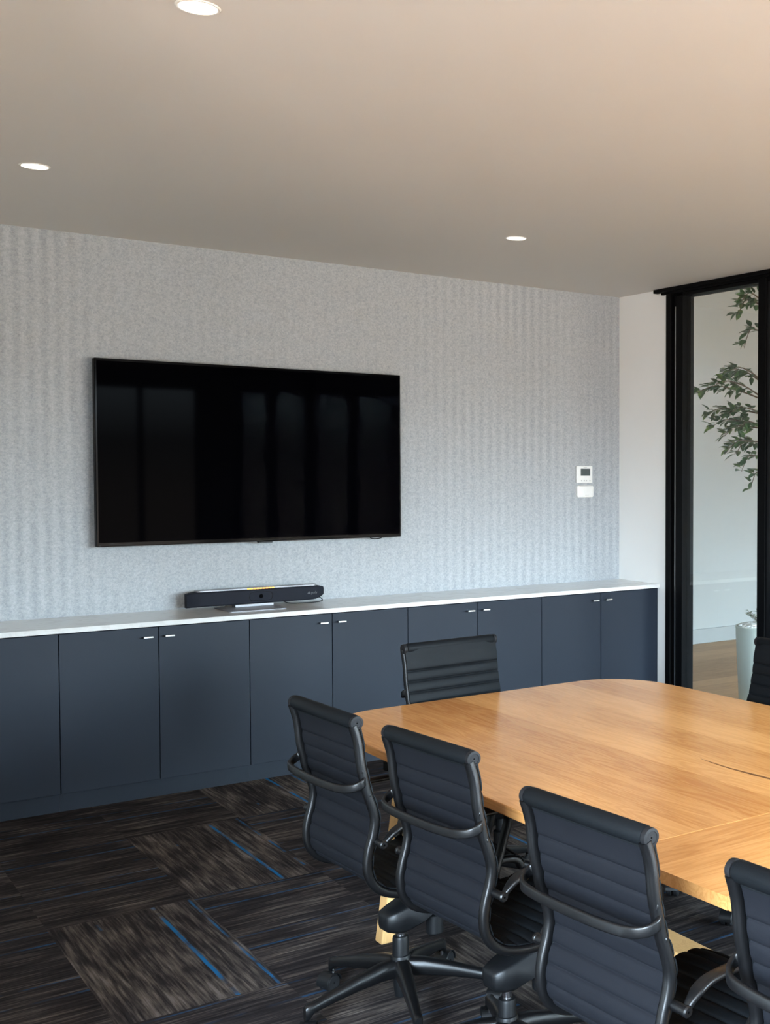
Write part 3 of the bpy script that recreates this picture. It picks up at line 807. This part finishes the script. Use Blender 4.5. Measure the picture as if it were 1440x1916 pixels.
    obj('column_sleeve', LATHE([(.002, .04), (.018, .04), (.021, .06), (.024, .10), (.0245, .216), (.0225, .224), (.015, .226), (.002, .226)], 20), MAT['plastic'], t, smooth=True, angle=40)
    bs = obj('base_hub', LATHE([(.024, .095), (.028, .098), (.0305, .105), (.0305, .158), (.028, .166), (.0246, .168)], 20), MAT['plastic'], t, smooth=True, angle=40)
    for k in range(5):
        a = PI+2*PI*k/5; rot = Matrix.Rotation(a, 4, 'Z')
        bm = bmesh.new(); rows = []
        for r, w, z0, z1 in ((.024, .022, .104, .158), (.07, .0205, .104, .154), (.14, .018, .097, .138), (.21, .0155, .086, .119), (.275, .0135, .073, .101), (.292, .0135, .055, .100), (.300, .010, .055, .094)):
            rows.append([bm.verts.new(rot @ Vector((r, y, z))) for y, z in ((-w*.7, z0), (w*.7, z0), (w, z0+.006), (w*.95, z1-.007), (w*.55, z1), (-w*.55, z1), (-w*.95, z1-.007), (-w, z0+.006))])
        for p, q in zip(rows, rows[1:]):
            for j in range(8): bm.faces.new((p[j], p[(j+1) % 8], q[(j+1) % 8], q[j]))
        bm.faces.new(rows[0][::-1]); bm.faces.new(rows[-1])
        obj('base_leg', bm, MAT['blackm'], t, smooth=True, angle=50)
        sw = rot @ Matrix.Translation((.289, 0, 0)) @ Matrix.Rotation(1.1+k*1.7, 4, 'Z')
        bm = bmesh.new(); lathe(bm, [(.002, .044), (.0055, .044), (.0055, .062), (.002, .062)], 12, sw)
        cs = obj('caster', bm, MAT['chrome'], t, smooth=True, angle=40)
        bm = bmesh.new()
        for s_ in (-1, 1):
            lathe(bm, [(.003, .003), (.022, .003), (.0265, .006), (.0265, .018), (.022, .0225), (.006, .0225), (.003, .0225)], 22, sw @ Matrix.Translation((.018, 0, .0267)) @ Matrix.Rotation(s_*PI/2, 4, 'X'))
        obj('wheel', bm, MAT['tyre'], cs, smooth=True, angle=40)
        bm = bmesh.new(); pts = [sw @ Vector((.018+.0295*math.cos(u), 0, .0267+.0295*math.sin(u))) for u in [-.2+(PI+.1)*i/12 for i in range(13)]]
        sweep(bm, pts, rrect(.048, .003, .001, 1), sw.to_3x3() @ Vector((0, 1, 0)))
        obj('hood', bm, MAT['plastic'], cs, smooth=True, angle=40)
    return t
def copy_tree(o, parent=None):
    c = o.copy(); COL.objects.link(c)
    if parent: c.parent = parent
    for ch in list(o.children): copy_tree(ch, c)
    return c
chairs = [  # tube centre x, y, heading (deg, 0 = +X), lift, label
    (1.328, 3.377, 2.5, 0.0, 'black office chair farthest back in the row along the left table side'),
    (1.372, 2.804, 4.3, 0.0, 'black office chair second from the cabinets in the row along the left table side'),
    (1.336, 2.030, 3.55, 0.0, 'black office chair third in the left row, its whole ribbed back in front'),
    (1.362, 1.378, 2.0, 0.0, 'black office chair nearest the camera, cut off by the lower right edge'),
    (2.232, 4.368, -85.2, .012, 'black office chair alone at the table end, cabinets behind it'),
    (3.236, 3.430, 180.0, 0.0, 'black office chair across the table, in front of the glass and planter'),
]
proto = make_chair(chairs[0][4])
for i, (x, y, hd, lift, lab) in enumerate(chairs):
    o = proto if i == 0 else copy_tree(proto)
    a = math.radians(hd)
    o.location = (x+FW0*math.cos(a), y+FW0*math.sin(a), 0); o.rotation_euler = (0, 0, a)
    o['label'] = lab
    turn = math.radians((0, 30, 14, 40, 0, 0)[i])
    for ch in o.children:
        if ch.name.split('.')[0] in ('base_leg', 'caster'): ch.rotation_euler = (0, 0, turn)
        if i == 1 and ch.name.split('.')[0] == 'column_sleeve': ch.location.z = -.012
